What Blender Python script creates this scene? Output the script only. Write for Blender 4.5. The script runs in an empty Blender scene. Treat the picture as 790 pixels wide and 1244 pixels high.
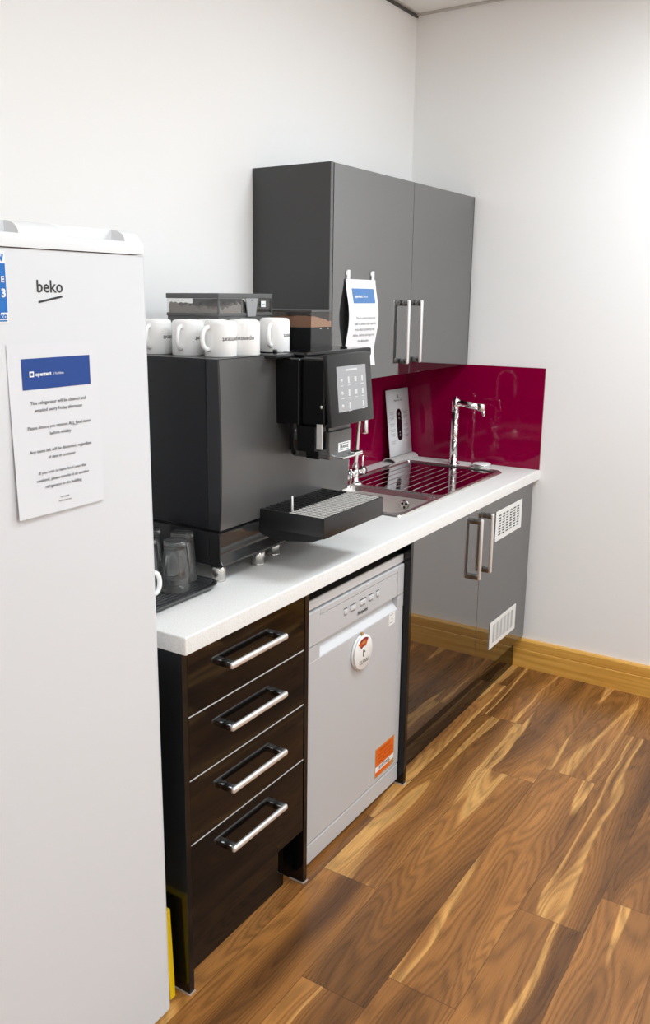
import bpy, bmesh, math, random
from mathutils import Vector, Matrix
random.seed(7)
SC = bpy.context.scene
COL = SC.collection
PI = math.pi

# ------------------------------------------------------------------ materials
def mat(name, col, rough=.5, metal=0., ior=1.5, spec=None, **kw):
    m = bpy.data.materials.new(name); m.use_nodes = True
    b = m.node_tree.nodes['Principled BSDF']
    b.inputs['Base Color'].default_value = (*col, 1)
    b.inputs['Roughness'].default_value = rough
    b.inputs['Metallic'].default_value = metal
    b.inputs['IOR'].default_value = ior
    if spec is not None: b.inputs['Specular IOR Level'].default_value = spec
    for k, v in kw.items(): b.inputs[k.replace('_', ' ')].default_value = v
    return m
def N(m, t, **kw):
    n = m.node_tree.nodes.new(t)
    for k, v in kw.items(): setattr(n, k, v)
    return n
def L(m, a, b): m.node_tree.links.new(a, b)
def bsdf(m): return m.node_tree.nodes['Principled BSDF']
def noise_bump(m, scale, strength, dist=.001, detail=3):
    tc = N(m, 'ShaderNodeTexCoord'); n = N(m, 'ShaderNodeTexNoise'); b = N(m, 'ShaderNodeBump')
    n.inputs['Scale'].default_value = scale; n.inputs['Detail'].default_value = detail
    b.inputs['Strength'].default_value = strength; b.inputs['Distance'].default_value = dist
    L(m, tc.outputs['Object'], n.inputs['Vector']); L(m, n.outputs['Fac'], b.inputs['Height'])
    L(m, b.outputs['Normal'], bsdf(m).inputs['Normal'])
def srgb(r, g, b):
    f = lambda c: (c/255/12.92) if c/255 <= .04045 else ((c/255+.055)/1.055)**2.4
    return (f(r), f(g), f(b))

M = {}
M['wall'] = mat('wall_paint', (.915, .912, .90), .75, spec=.25); noise_bump(M['wall'], 220, .08, .0006)
M['ceil'] = mat('ceiling_tile', (.90, .89, .87), .9, spec=.1); noise_bump(M['ceil'], 400, .2, .0008)
M['trimw'] = mat('ceiling_trim', (.55, .53, .49), .5)
M['trimd'] = mat('shadow_gap', (.10, .09, .08), .7)
M['gloss'] = mat('black_gloss_lacquer', (.004, .003, .0025), .035, ior=1.46, spec=.38)
M['door'] = mat('grey_gloss_lacquer', (.012, .012, .0125), .03, ior=3.1)
M['panel'] = mat('black_side_panel', (.0035, .0035, .004), .12, ior=1.45)
M['upside'] = mat('charcoal_side_panel', (.045, .045, .046), .38)
M['edge'] = mat('edge_strip', (.12, .12, .12), .4)
M['carcass'] = mat('dark_carcass', (.01, .01, .01), .5)
M['worktop'] = mat('white_laminate', (.80, .79, .765), .42, spec=.35)
def speckle(m, a, b, scale, lo, hi):
    tc = N(m, 'ShaderNodeTexCoord'); n = N(m, 'ShaderNodeTexNoise'); r = N(m, 'ShaderNodeValToRGB')
    n.inputs['Scale'].default_value = scale; n.inputs['Detail'].default_value = 4
    r.color_ramp.elements[0].position = lo; r.color_ramp.elements[0].color = (*a, 1)
    r.color_ramp.elements[1].position = hi; r.color_ramp.elements[1].color = (*b, 1)
    L(m, tc.outputs['Object'], n.inputs['Vector']); L(m, n.outputs['Fac'], r.inputs['Fac'])
    L(m, r.outputs['Color'], bsdf(m).inputs['Base Color'])
speckle(M['worktop'], (.74, .73, .70), (.84, .83, .81), 300, .35, .6)
M['splash'] = mat('magenta_glass', srgb(134, 0, 52), .05, ior=1.38)
M['steel'] = mat('brushed_steel', (.62, .60, .575), .24, 1.)
M['steeld'] = mat('polished_sink_steel', (.78, .75, .72), .22, .88)
M['pan'] = mat('polished_drainer_steel', (.50, .47, .47), .09, 1.)
M['bowl'] = mat('satin_bowl_steel', (.74, .69, .65), .42, .6)
M['grates'] = mat('worn_steel_grate', (.72, .69, .65), .5, .2)
M['chrome'] = mat('chrome', (.86, .86, .86), .06, 1.)
M['barm'] = mat('satin_steel_bar', (.86, .85, .84), .32, .7)
M['footc'] = mat('chrome_handle_foot', (.42, .42, .42), .14, 1.)
M['fridge'] = mat('fridge_white', (.71, .725, .745), .32, spec=.4)
M['lid'] = mat('fridge_lid_white', (.75, .755, .76), .4, spec=.4)
M['paper'] = mat('paper_white', (.73, .74, .765), .8, spec=.1)
M['paper2'] = mat('paper_bright', (.85, .85, .86), .7, spec=.1)
M['blue'] = mat('print_blue', srgb(8, 62, 138), .6)
M['blue2'] = mat('print_pale_blue', srgb(84, 128, 182), .6)
M['cyan'] = mat('sticker_blue', srgb(0, 104, 186), .5)
M['ink'] = mat('ink_black', (.03, .03, .032), .6)
M['inkg'] = mat('ink_grey', (.2, .2, .21), .6)
M['inkw'] = mat('ink_white', (.85, .88, .9), .6)
M['inko'] = mat('ink_dark_orange', srgb(150, 66, 8), .6)
M['yellow'] = mat('yellow_plastic', srgb(238, 200, 10), .45)
M['dish'] = mat('silver_paint', srgb(194, 195, 197), .4, .1)
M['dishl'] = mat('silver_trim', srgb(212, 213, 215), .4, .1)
M['white'] = mat('white_plastic', (.82, .82, .80), .4)
M['orange'] = mat('label_orange', srgb(226, 98, 8), .5)
M['oranged'] = mat('dial_orange', srgb(196, 84, 20), .5)
M['red'] = mat('dial_red', srgb(140, 16, 40), .5)
M['tan'] = mat('tan_tab', srgb(190, 140, 80), .5)
M['ceramic'] = mat('white_ceramic', (.93, .925, .91), .18)
M['mblk'] = mat('machine_black_gloss', (.004, .004, .0045), .08, ior=1.5, spec=.3)
M['mside'] = mat('machine_black_panel', (.008, .008, .010), .3, ior=1.42)
M['mfront'] = mat('machine_front_panel', (.088, .087, .086), .3, ior=1.55)
M['mtrim'] = mat('machine_dark_trim', (.02, .02, .022), .16)
M['mtray'] = mat('drip_tray_plastic', (.011, .011, .012), .32)
M['bezel'] = mat('screen_bezel', (.014, .014, .014), .1, ior=1.42, spec=.4)
M['grate'] = mat('black_grate', (.010, .010, .010), .4)
M['lidg'] = mat('hopper_lid', (.10, .10, .10), .4)
M['lock'] = mat('hopper_lock', (.32, .32, .32), .45)
M['bean'] = mat('coffee_beans', (.22, .195, .175), .6)
M['beand'] = mat('dark_coffee_beans', (.018, .014, .012), .5)
M['powder'] = mat('cocoa_powder', srgb(205, 160, 130), .8)
M['seal'] = mat('sealant', (.42, .36, .30), .7)
M['blkplas'] = mat('black_plastic', (.008, .008, .009), .25)
M['acry'] = mat('acrylic_grey', (.55, .53, .51), .15)
M['traym'] = mat('tray_plastic', (.028, .028, .03), .22)
M['mbase'] = mat('machine_base_gloss', (.03, .03, .03), .06, ior=1.6)
M['rubber'] = mat('black_rubber', (.01, .01, .01), .6)
m = M['screen'] = mat('display_glass', (.20, .20, .205), .15)
bsdf(m).inputs['Emission Color'].default_value = (.85, .87, .9, 1); bsdf(m).inputs['Emission Strength'].default_value = .20
m = M['icon'] = mat('display_icon', (.38, .38, .38), .3)
bsdf(m).inputs['Emission Color'].default_value = (1, 1, 1, 1); bsdf(m).inputs['Emission Strength'].default_value = .26
M['glass'] = mat('clear_glass', (.97, .98, .975), .03, ior=1.48, Transmission_Weight=.97)
def thin_clear(name, tint, fac):
    m = bpy.data.materials.new(name); m.use_nodes = True; nt = m.node_tree
    nt.nodes.remove(bsdf(m)); out = nt.nodes['Material Output']
    tr = N(m, 'ShaderNodeBsdfTransparent'); tr.inputs[0].default_value = (*tint, 1)
    gl = N(m, 'ShaderNodeBsdfGlossy'); gl.inputs['Roughness'].default_value = .05; gl.inputs[0].default_value = (.9, .9, .9, 1)
    mx = N(m, 'ShaderNodeMixShader'); mx.inputs[0].default_value = fac
    L(m, tr.outputs[0], mx.inputs[1]); L(m, gl.outputs[0], mx.inputs[2]); L(m, mx.outputs[0], out.inputs[0])
    return m
M['clear'] = thin_clear('clear_plastic', (.96, .955, .95), .05)
M['smoke'] = thin_clear('smoked_plastic', (.86, .84, .82), .06)

def oak(name):
    m = mat(name, (.4, .2, .05), .35)
    tc = N(m, 'ShaderNodeTexCoord'); mp = N(m, 'ShaderNodeMapping'); mp.inputs['Scale'].default_value = (40, 1.2, 30)
    n = N(m, 'ShaderNodeTexNoise'); n.inputs['Scale'].default_value = 2.2; n.inputs['Detail'].default_value = 5
    r = N(m, 'ShaderNodeValToRGB')
    r.color_ramp.elements[0].color = (*srgb(206, 148, 60), 1); r.color_ramp.elements[0].position = .3
    r.color_ramp.elements[1].color = (*srgb(236, 184, 94), 1); r.color_ramp.elements[1].position = .72
    L(m, tc.outputs['Object'], mp.inputs[0]); L(m, mp.outputs[0], n.inputs['Vector']); L(m, n.outputs['Fac'], r.inputs[0])
    L(m, r.outputs[0], bsdf(m).inputs['Base Color'])
    return m
M['oak'] = oak('oak_skirting')

def walnut():
    m = mat('walnut_planks', (.2, .1, .05), .3, spec=.42)
    at = N(m, 'ShaderNodeAttribute', attribute_name='plank'); at.attribute_type = 'GEOMETRY'
    uv = N(m, 'ShaderNodeUVMap', uv_map='planks')
    sep = N(m, 'ShaderNodeSeparateXYZ'); L(m, uv.outputs[0], sep.inputs[0])
    def mth(op, a, b=None, c=None):
        n = N(m, 'ShaderNodeMath', operation=op)
        for i, v in enumerate((a, b, c)):
            if v is None: continue
            if isinstance(v, (int, float)): n.inputs[i].default_value = v
            else: L(m, v, n.inputs[i])
        return n.outputs[0]
    seed = at.outputs['Fac']
    u, v = sep.outputs[0], sep.outputs[1]
    so = mth('MULTIPLY', seed, 57.3)
    def noise(su, sv, off, detail=2, rough=.5, dist=0., vin=None):
        c = N(m, 'ShaderNodeCombineXYZ')
        L(m, mth('MULTIPLY', u, su), c.inputs[0]); L(m, mth('MULTIPLY', vin if vin is not None else v, sv), c.inputs[1])
        L(m, mth('ADD', so, off), c.inputs[2])
        n = N(m, 'ShaderNodeTexNoise'); n.inputs['Scale'].default_value = 1; n.inputs['Detail'].default_value = detail
        n.inputs['Roughness'].default_value = rough; n.inputs['Distortion'].default_value = dist
        L(m, c.outputs[0], n.inputs['Vector']); return n.outputs['Fac']
    warp = noise(1.5, 5., 3.1, 2)
    vw = mth('ADD', v, mth('MULTIPLY', mth('SUBTRACT', warp, .5), .10))
    t = noise(.72, 6.2, 0., 1.8, .45, .25, vw)
    ramp = N(m, 'ShaderNodeValToRGB'); L(m, t, ramp.inputs[0])
    cr = ramp.color_ramp
    pts = [(.27, (84, 52, 28)), (.38, (108, 69, 36)), (.46, (132, 86, 46)), (.54, (146, 96, 51)), (.60, (158, 105, 57)), (.632, (170, 116, 63)), (.65, (210, 158, 96)), (.69, (202, 148, 88)), (.715, (158, 106, 58)), (.78, (134, 88, 48))]
    cr.elements[0].position = pts[0][0]; cr.elements[0].color = (*srgb(*pts[0][1]), 1)
    cr.elements[1].position = pts[-1][0]; cr.elements[1].color = (*srgb(*pts[-1][1]), 1)
    for p, c in pts[1:-1]:
        e = cr.elements.new(p); e.color = (*srgb(*c), 1)
    # a second family of narrow pale veins
    t2 = noise(.55, 9., 40., 1.5, .4, .2, vw)
    vein = N(m, 'ShaderNodeValToRGB'); L(m, t2, vein.inputs[0])
    vr = vein.color_ramp
    vr.elements[0].position = .585; vr.elements[0].color = (0, 0, 0, 1); vr.elements[1].position = .66; vr.elements[1].color = (0, 0, 0, 1)
    for p_, k_ in ((.605, .85), (.63, .6)):
        e = vr.elements.new(p_); e.color = (k_, k_, k_, 1)
    vm = N(m, 'ShaderNodeMix', data_type='RGBA'); L(m, vein.outputs[0], vm.inputs[0]); L(m, ramp.outputs[0], vm.inputs[6]); vm.inputs[7].default_value = (*srgb(206, 152, 90), 1)
    # growth-ring contour lines
    ring = mth('FRACT', mth('MULTIPLY', mth('ADD', t, mth('MULTIPLY', noise(4, 50, 9., 2), .018)), 34.))
    line = mth('SMOOTH_MIN', mth('MULTIPLY', mth('ABSOLUTE', mth('SUBTRACT', ring, .5)), 2.6), 1., .2)
    fine = noise(7, 260, 21., 3, .6)
    k = mth('ADD', mth('MULTIPLY', line, .42), mth('MULTIPLY', fine, .55))
    k = mth('ADD', k, .52)
    tone = mth('ADD', mth('MULTIPLY', seed, .30), .84)
    k = mth('MULTIPLY', k, tone)
    # joint between planks
    a2 = N(m, 'ShaderNodeUVMap', uv_map='edge'); s2 = N(m, 'ShaderNodeSeparateXYZ'); L(m, a2.outputs[0], s2.inputs[0])
    def edge(c, size, w):
        d = mth('MULTIPLY', mth('SUBTRACT', .5, mth('ABSOLUTE', mth('SUBTRACT', c, .5))), size)
        return mth('MINIMUM', mth('MAXIMUM', mth('DIVIDE', d, w), .30), 1.)
    e = mth('MINIMUM', edge(s2.outputs[0], 1.177, .0013), edge(s2.outputs[1], .178, .0011))
    k = mth('MULTIPLY', k, e)
    mx = N(m, 'ShaderNodeMix', data_type='RGBA', blend_type='MULTIPLY'); mx.inputs[0].default_value = 1
    cb = N(m, 'ShaderNodeCombineColor')
    for i, g in enumerate((.98, 1., .92)): L(m, mth('MULTIPLY', k, g), cb.inputs[i])
    L(m, vm.outputs[2], mx.inputs[6]); L(m, cb.outputs[0], mx.inputs[7])
    L(m, mx.outputs[2], bsdf(m).inputs['Base Color'])
    L(m, mth('ADD', mth('MULTIPLY', fine, .18), .20), bsdf(m).inputs['Roughness'])
    return m
M['floor'] = walnut()

# ------------------------------------------------------------------ mesh builder
class MB:
    def __init__(s): s.bm = bmesh.new()
    def _tag(s, verts, mi):
        for f in {f for v in verts for f in v.link_faces}: f.material_index = mi
    def box(s, x0, x1, y0, y1, z0, z1, bev=0., seg=2, mi=0, only=None):
        r = bmesh.ops.create_cube(s.bm, size=1)
        vs = r['verts']
        bmesh.ops.scale(s.bm, vec=(abs(x1-x0), abs(y1-y0), abs(z1-z0)), verts=vs)
        bmesh.ops.translate(s.bm, vec=((x0+x1)/2, (y0+y1)/2, (z0+z1)/2), verts=vs)
        es = list({e for v in vs for e in v.link_edges})
        s._tag(vs, mi)
        if only: es = [e for e in es if only((e.verts[0].co+e.verts[1].co)/2, (e.verts[1].co-e.verts[0].co).normalized())]
        if bev and es: bmesh.ops.bevel(s.bm, geom=es, offset=bev, segments=seg, affect='EDGES', profile=.5, clamp_overlap=True, material=mi)
        return s
    def poly(s, pts, d, mi=0, bev=0., seg=2):
        """extrude the polygon pts along vector d"""
        a = [s.bm.verts.new(Vector(p)) for p in pts]; b = [s.bm.verts.new(Vector(p)+Vector(d)) for p in pts]
        n = len(a); fs = [s.bm.faces.new(a[::-1]), s.bm.faces.new(b)]
        for i in range(n): fs.append(s.bm.faces.new((a[i], a[(i+1) % n], b[(i+1) % n], b[i])))
        for f in fs: f.material_index = mi
        bmesh.ops.recalc_face_normals(s.bm, faces=fs)
        if bev:
            es = list({e for f in fs for e in f.edges})
            bmesh.ops.bevel(s.bm, geom=es, offset=bev, segments=seg, affect='EDGES', profile=.5, clamp_overlap=True, material=mi)
        return s
    def lathe(s, prof, c, axis='z', n=32, mi=0, close=False):
        """revolve (r, h) profile about an axis through c"""
        rings = []
        for r, h in prof:
            ring = []
            if r < 1e-6: ring = [s._ax(c, axis, 0, 0, h)]
            else: ring = [s._ax(c, axis, r*math.cos(2*PI*i/n), r*math.sin(2*PI*i/n), h) for i in range(n)]
            rings.append([s.bm.verts.new(p) for p in ring])
        fs = []
        for a, b in zip(rings, rings[1:]):
            for i in range(n):
                j = (i+1) % n
                if len(a) == 1 and len(b) == 1: continue
                if len(a) == 1: fs.append(s.bm.faces.new((a[0], b[i], b[j])))
                elif len(b) == 1: fs.append(s.bm.faces.new((a[i], a[j], b[0])))
                else: fs.append(s.bm.faces.new((a[i], a[j], b[j], b[i])))
        for f in fs: f.material_index = mi; f.smooth = True
        bmesh.ops.recalc_face_normals(s.bm, faces=fs)
        return s
    def _ax(s, c, axis, a, b, h):
        c = Vector(c)
        if axis == 'z': return c+Vector((a, b, h))
        if axis == 'y': return c+Vector((b, h, a))
        return c+Vector((h, a, b))
    def cyl(s, c, r, h, axis='z', n=24, mi=0, bev=.0):
        b = min(bev, r*.4, h*.4)
        p = [(0, 0), (r-b, 0), (r, b), (r, h-b), (r-b, h), (0, h)] if b > 0 else [(0, 0), (r, 0), (r, h), (0, h)]
        return s.lathe(p, c, axis, n, mi)
    def tube(s, pts, r, n=12, mi=0, caps=True, flat=1.):
        pts = [Vector(p) for p in pts]; rings = []
        rs = r if isinstance(r, (list, tuple)) else [r]*len(pts)
        up = None
        for i, p in enumerate(pts):
            t = (pts[min(i+1, len(pts)-1)]-pts[max(i-1, 0)]).normalized()
            if up is None:
                up = Vector((0, 0, 1)) if abs(t.z) < .9 else Vector((1, 0, 0))
            a = t.cross(up).normalized(); b = a.cross(t).normalized(); up = b
            rings.append([s.bm.verts.new(p+(a*math.cos(2*PI*k/n)*flat+b*math.sin(2*PI*k/n))*rs[i]) for k in range(n)])
        fs = []
        for A, B in zip(rings, rings[1:]):
            for k in range(n): fs.append(s.bm.faces.new((A[k], A[(k+1) % n], B[(k+1) % n], B[k])))
        if caps: fs += [s.bm.faces.new(rings[0][::-1]), s.bm.faces.new(rings[-1])]
        for f in fs: f.smooth = len(f.verts) == 4; f.material_index = mi
        bmesh.ops.recalc_face_normals(s.bm, faces=fs)
        return s
    def quad(s, pts, mi=0):
        f = s.bm.faces.new([s.bm.verts.new(Vector(p)) for p in pts]); f.material_index = mi; return s
    def grid(s, fn, nu, nv, mi=0, thick=None):
        V = [[s.bm.verts.new(Vector(fn(i/nu, j/nv))) for j in range(nv+1)] for i in range(nu+1)]
        for i in range(nu):
            for j in range(nv):
                f = s.bm.faces.new((V[i][j], V[i+1][j], V[i+1][j+1], V[i][j+1])); f.smooth = True; f.material_index = mi
        return s
    def text(s, body, origin, width=None, size=.01, ax=(1, 0, 0), ay=(0, 0, 1), align='CENTER', mi=0, wrap=None, shear=0., bold=0.):
        cu = bpy.data.curves.new('lettering', 'FONT'); cu.body = body; cu.size = size; cu.align_x = align
        cu.resolution_u = 2; cu.shear = shear; cu.offset = bold
        o = bpy.data.objects.new('lettering', cu); COL.objects.link(o)
        dg = bpy.context.evaluated_depsgraph_get()
        me = bpy.data.meshes.new_from_object(o.evaluated_get(dg))
        bpy.data.objects.remove(o); bpy.data.curves.remove(cu)
        xs = [v.co.x for v in me.vertices] or [0, 1]
        k = (width/(max(xs)-min(xs))) if width else 1.
        off = {'CENTER': -(max(xs)+min(xs))/2, 'LEFT': -min(xs), 'RIGHT': -max(xs)}[align]
        ax, ay, og = Vector(ax), Vector(ay), Vector(origin)
        vs = []
        for v in me.vertices:
            x, y = (v.co.x+off)*k, v.co.y*(1 if width is None else min(k, 1.35) if k > 1 else max(k, .8))
            vs.append(s.bm.verts.new(wrap(x, y) if wrap else og+ax*x+ay*y))
        for p in me.polygons:
            try:
                f = s.bm.faces.new([vs[i] for i in p.vertices]); f.material_index = mi
            except ValueError: pass
        bpy.data.meshes.remove(me)
        return s
    def xf(s, mtx): bmesh.ops.transform(s.bm, matrix=mtx, verts=s.bm.verts); return s

WP = {}
def wpos(o): return Vector(WP.get(o.name, (0, 0, 0))) if o else Vector((0, 0, 0))
def obj(name, mb, mats, parent=None, smooth=None, label=None, at=None):
    """link one mesh object; its vertices are given in world space (origin moved to `at` or the parent's origin)"""
    me = bpy.data.meshes.new(name)
    org = Vector(at) if at is not None else wpos(parent)
    bmesh.ops.translate(mb.bm, vec=-org, verts=mb.bm.verts)
    if smooth is not None:
        for f in mb.bm.faces: f.smooth = True
        for e in mb.bm.edges:
            if len(e.link_faces) == 2 and e.calc_face_angle(0) > math.radians(smooth): e.smooth = False
    mb.bm.to_mesh(me); mb.bm.free()
    for k in (mats if isinstance(mats, (list, tuple)) else [mats]): me.materials.append(M[k])
    o = bpy.data.objects.new(name, me); COL.objects.link(o)
    if parent: o.parent = parent; o.location = org-wpos(parent)
    else: o.location = org
    WP[o.name] = tuple(org)
    if label: o['label'] = label
    return o
def thing(name, label, cat, loc, group=None):
    o = bpy.data.objects.new(name, None); COL.objects.link(o); o.location = loc; o.empty_display_size = .05
    WP[o.name] = tuple(loc); o['label'] = label; o['category'] = cat
    if group: o['group'] = group
    return o
def tag(o, label, cat, group=None):
    o['label'] = label; o['category'] = cat
    if group: o['group'] = group
    return o
def struct(o): o['kind'] = 'structure'; return o
def copy_tree(root, loc, rz, label, group=None):
    r = root.copy(); COL.objects.link(r); r.location = loc; r.rotation_euler = (0, 0, rz); r['label'] = label
    if group: r['group'] = group
    for ch in list(root.children):
        c = ch.copy(); COL.objects.link(c); c.parent = r
        for g in list(ch.children):
            d = g.copy(); COL.objects.link(d); d.parent = c
    return r

# ------------------------------------------------------------------ camera (solved from the room's edges)
CX, CY, CZ = -3.6478, -1.844, 1.6295
yaw, pitch, roll, F, PX, PY = .5849, -.2146, .0067, 1058.55, 367.06, 592.63
f = Vector((math.cos(yaw)*math.cos(pitch), math.sin(yaw)*math.cos(pitch), math.sin(pitch)))
rt = Vector((math.sin(yaw), -math.cos(yaw), 0)); up = rt.cross(f)
r2 = rt*math.cos(roll)+up*math.sin(roll); u2 = -rt*math.sin(roll)+up*math.cos(roll)
cam = bpy.data.cameras.new('camera'); co = bpy.data.objects.new('camera', cam); COL.objects.link(co)
mt = Matrix((r2, u2, -f)).transposed().to_4x4(); mt.translation = (CX, CY, CZ); co.matrix_world = mt
cam.sensor_fit = 'AUTO'; cam.sensor_width = 36; cam.lens = F/1244*36
cam.shift_x = (395-PX)/1244; cam.shift_y = (PY-622)/1244
cam.clip_start = .05
SC.camera = co

# ------------------------------------------------------------------ room
ZC = 2.8114
RX, RY = -6.2, -4.6
struct(obj('wall_back', MB().box(RX, 0, 0, .1, 0, ZC), 'wall'))
struct(obj('wall_right', MB().box(0, .1, RY, .1, 0, ZC), 'wall'))
struct(obj('wall_left', MB().box(RX-.1, RX, RY, .1, 0, ZC), 'wall'))
struct(obj('wall_front', MB().box(RX, 0, RY-.1, RY, 0, ZC), 'wall'))
struct(obj('ceiling', MB().box(RX, 0, RY, 0, ZC, ZC+.08), 'ceil'))
# floor: one mesh, every plank a face with its own seed
fm = bmesh.new(); uvp = fm.loops.layers.uv.new('planks'); uve = fm.loops.layers.uv.new('edge'); pl = fm.faces.layers.float.new('plank')
PW, PLN = .178, 1.177
offs = {0: -.549, 1: -.934, 2: -.818, 3: -.398}
rnd = random.Random(31)
row = -4
while -.658-row*PW > RY:
    y1 = -.658-row*PW; y0 = y1-PW
    x = offs.get(row, -rnd.uniform(0, PLN))+PLN
    while x > RX:
        x0 = x-PLN
        cx0, cx1, cy0, cy1 = max(x0, RX), min(x, 0), max(y0, RY), min(y1, 0)
        if cx1 > cx0 and cy1 > cy0:
            fc = fm.faces.new([fm.verts.new((px, py, 0)) for px, py in ((cx0, cy0), (cx1, cy0), (cx1, cy1), (cx0, cy1))])
            sd = rnd.random(); fc[pl] = sd
            for lp in fc.loops:
                p = lp.vert.co
                lp[uvp].uv = (p.x-x0+sd*13, p.y-y0+sd*7); lp[uve].uv = ((p.x-x0)/PLN, (p.y-y0)/PW)
        x = x0
    row += 1
me = bpy.data.meshes.new('floor'); fm.to_mesh(me); fm.free(); me.materials.append(M['floor'])
o = bpy.data.objects.new('floor', me); COL.objects.link(o); struct(o)
# ceiling edge trims
struct(obj('trim_1', MB().box(RX, -.004, -.010, 0, ZC-.014, ZC, mi=0).box(RX, -.02, -.022, -.010, ZC-.004, ZC, mi=1), ['trimd', 'trimw']))
struct(obj('trim_2', MB().box(-.018, 0, RY, -.010, ZC-.007, ZC), 'trimw'))
# skirting on the right wall: moulded board
prof = [(0, 0), (-.020, 0), (-.020, .084), (-.0185, .0865), (-.0185, .0885), (-.020, .091), (-.020, .127), (-.015, .1345), (0, .1345)]
struct(obj('baseboard_right', MB().poly([(x, RY, z) for x, z in prof], (0, -RY-.01, 0)), 'oak'))
struct(obj('baseboard_front', MB().poly([(RX, RY-x, z) for x, z in prof], (-RX-.02, 0, 0)), 'oak'))

# ------------------------------------------------------------------ handles
def bar_handle2(door, a, b, depth=.034, vertical=False):
    """handle as one part (> feet are dark, bar is bright) under a door or drawer"""
    a, b = Vector(a), Vector(b); d = (b-a).normalized(); Ln = (b-a).length
    out = Vector((0, -1, 0)); upv = Vector((1, 0, 0)) if vertical else Vector((0, 0, 1))
    mb = MB()
    def blk(s0, s1, o0, o1, hh, bev, mi):
        pts = [a+d*s0+out*o0-upv*hh, a+d*s1+out*o0-upv*hh, a+d*s1+out*o1-upv*hh, a+d*s0+out*o1-upv*hh]
        mb.poly(pts, upv*(2*hh), bev=bev, mi=mi, seg=4 if mi else 2)
    for s0, s1 in ((0, .020), (Ln-.020, Ln)):
        blk(s0, s1, .0003, depth-.0085, .0072, .0012, 0)
    blk(-.001, Ln+.001, depth-.012, depth, .0078, .0058, 1)
    return obj('handle', mb, ['footc', 'barm'], door, label='satin steel bow handle on chrome feet', smooth=35)

# ------------------------------------------------------------------ drawer unit
YF = -.647
du = thing('drawer_unit', 'black high-gloss base unit with four drawers and steel bow handles, beside the fridge', 'drawer unit', (-2.06, -.32, 0))
obj('side_panel', MB().box(-2.3112, -2.2935, YF, -.02, 0, .868, .0008), 'panel', du)
obj('side_panel', MB().box(-1.8205, -1.8025, YF, -.02, 0, .868, .0008), 'panel', du)
obj('back_panel', MB().box(-2.2935, -1.8205, -.03, -.02, .1, .868), 'carcass', du)
obj('plinth', MB().box(-2.292, -1.856, -.603, -.585, .001, .158, .001), 'gloss', du)
obj('base_panel', MB().box(-2.2935, -1.8205, -.62, -.03, .158, .172), 'carcass', du)
zs = [.866, .7095, .5525, .3885, .168]
hz = [.797, .640, .478, .320]
for i in range(4):
    dr = obj('drawer', MB().box(-2.2910, -1.8225, -.645, -.627, zs[i+1]+.0012, zs[i]-.0012, .0008)
             .box(-2.26, -1.85, -.627, -.08, zs[i+1]+.02, zs[i]-.03, mi=1), ['gloss', 'carcass'], du)
    if i: obj('edge_highlight', MB().box(-2.2905, -1.823, -.6455, -.628, zs[i]-.0012, zs[i]+.0008), 'dishl', dr, label='painted highlight along the top edge')  # pale strip paints the light caught along the drawer's top edge
    bar_handle2(dr, (-2.172, -.645, hz[i]), (-1.944, -.645, hz[i]))
for a, b, s_ in ((-2.3142, -2.2915, -1), (-1.8235, -1.800, -1)):
    obj('sealant', MB().poly([(a, YF-.003, 0), (b, YF-.003, 0), (b, YF, 0), (a+.003, YF, 0), (a+.003, -.60, 0), (a, -.60, 0)], (0, 0, .003)), 'seal', du)

# ------------------------------------------------------------------ dishwasher
DY = -.625
dw = thing('dishwasher', 'silver freestanding dishwasher with recessed grip, between the drawers and the sink unit', 'dishwasher', (-1.5, -.32, 0))
obj('body', MB().box(-1.797, -1.203, DY+.02, -.03, .012, .815, .003), 'dish', dw)
obj('top_cover', MB().box(-1.799, -1.201, DY+.003, DY+.012, .7955, .8215, .003), 'dishl', dw)
obj('top_board', MB().box(-1.799, -1.201, DY+.012, -.03, .797, .8195), 'carcass', dw, label='top board coloured dark for the shade under the worktop')  # dark colour paints the worktop's shade onto the dishwasher top
door = MB()
xa, xb, za, zb = -1.712, -1.243, .645, .7705
door.box(-1.7985, -1.2015, DY, DY+.02, .0815, .645, .003)
door.box(-1.7985, xa, DY, DY+.02, .645, .688, .0) .box(xb, -1.2015, DY, DY+.02, .645, .688, .0)
dd = obj('door', door, 'dish', dw)
cp = MB().box(-1.7985, xa, DY-.001, DY+.02, .6895, .7905, .003).box(xb, -1.2015, DY-.001, DY+.02, .6895, .7905, .003)
cp.box(xa, xb, DY-.001, DY+.02, .7705, .7905, .003)
pn = obj('control_panel', cp, 'dish', dw)
obj('fascia', MB().box(xa+.0007, xb-.0007, DY+.001, DY+.018, .690, .7698, .0015), 'dish', pn)
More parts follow.
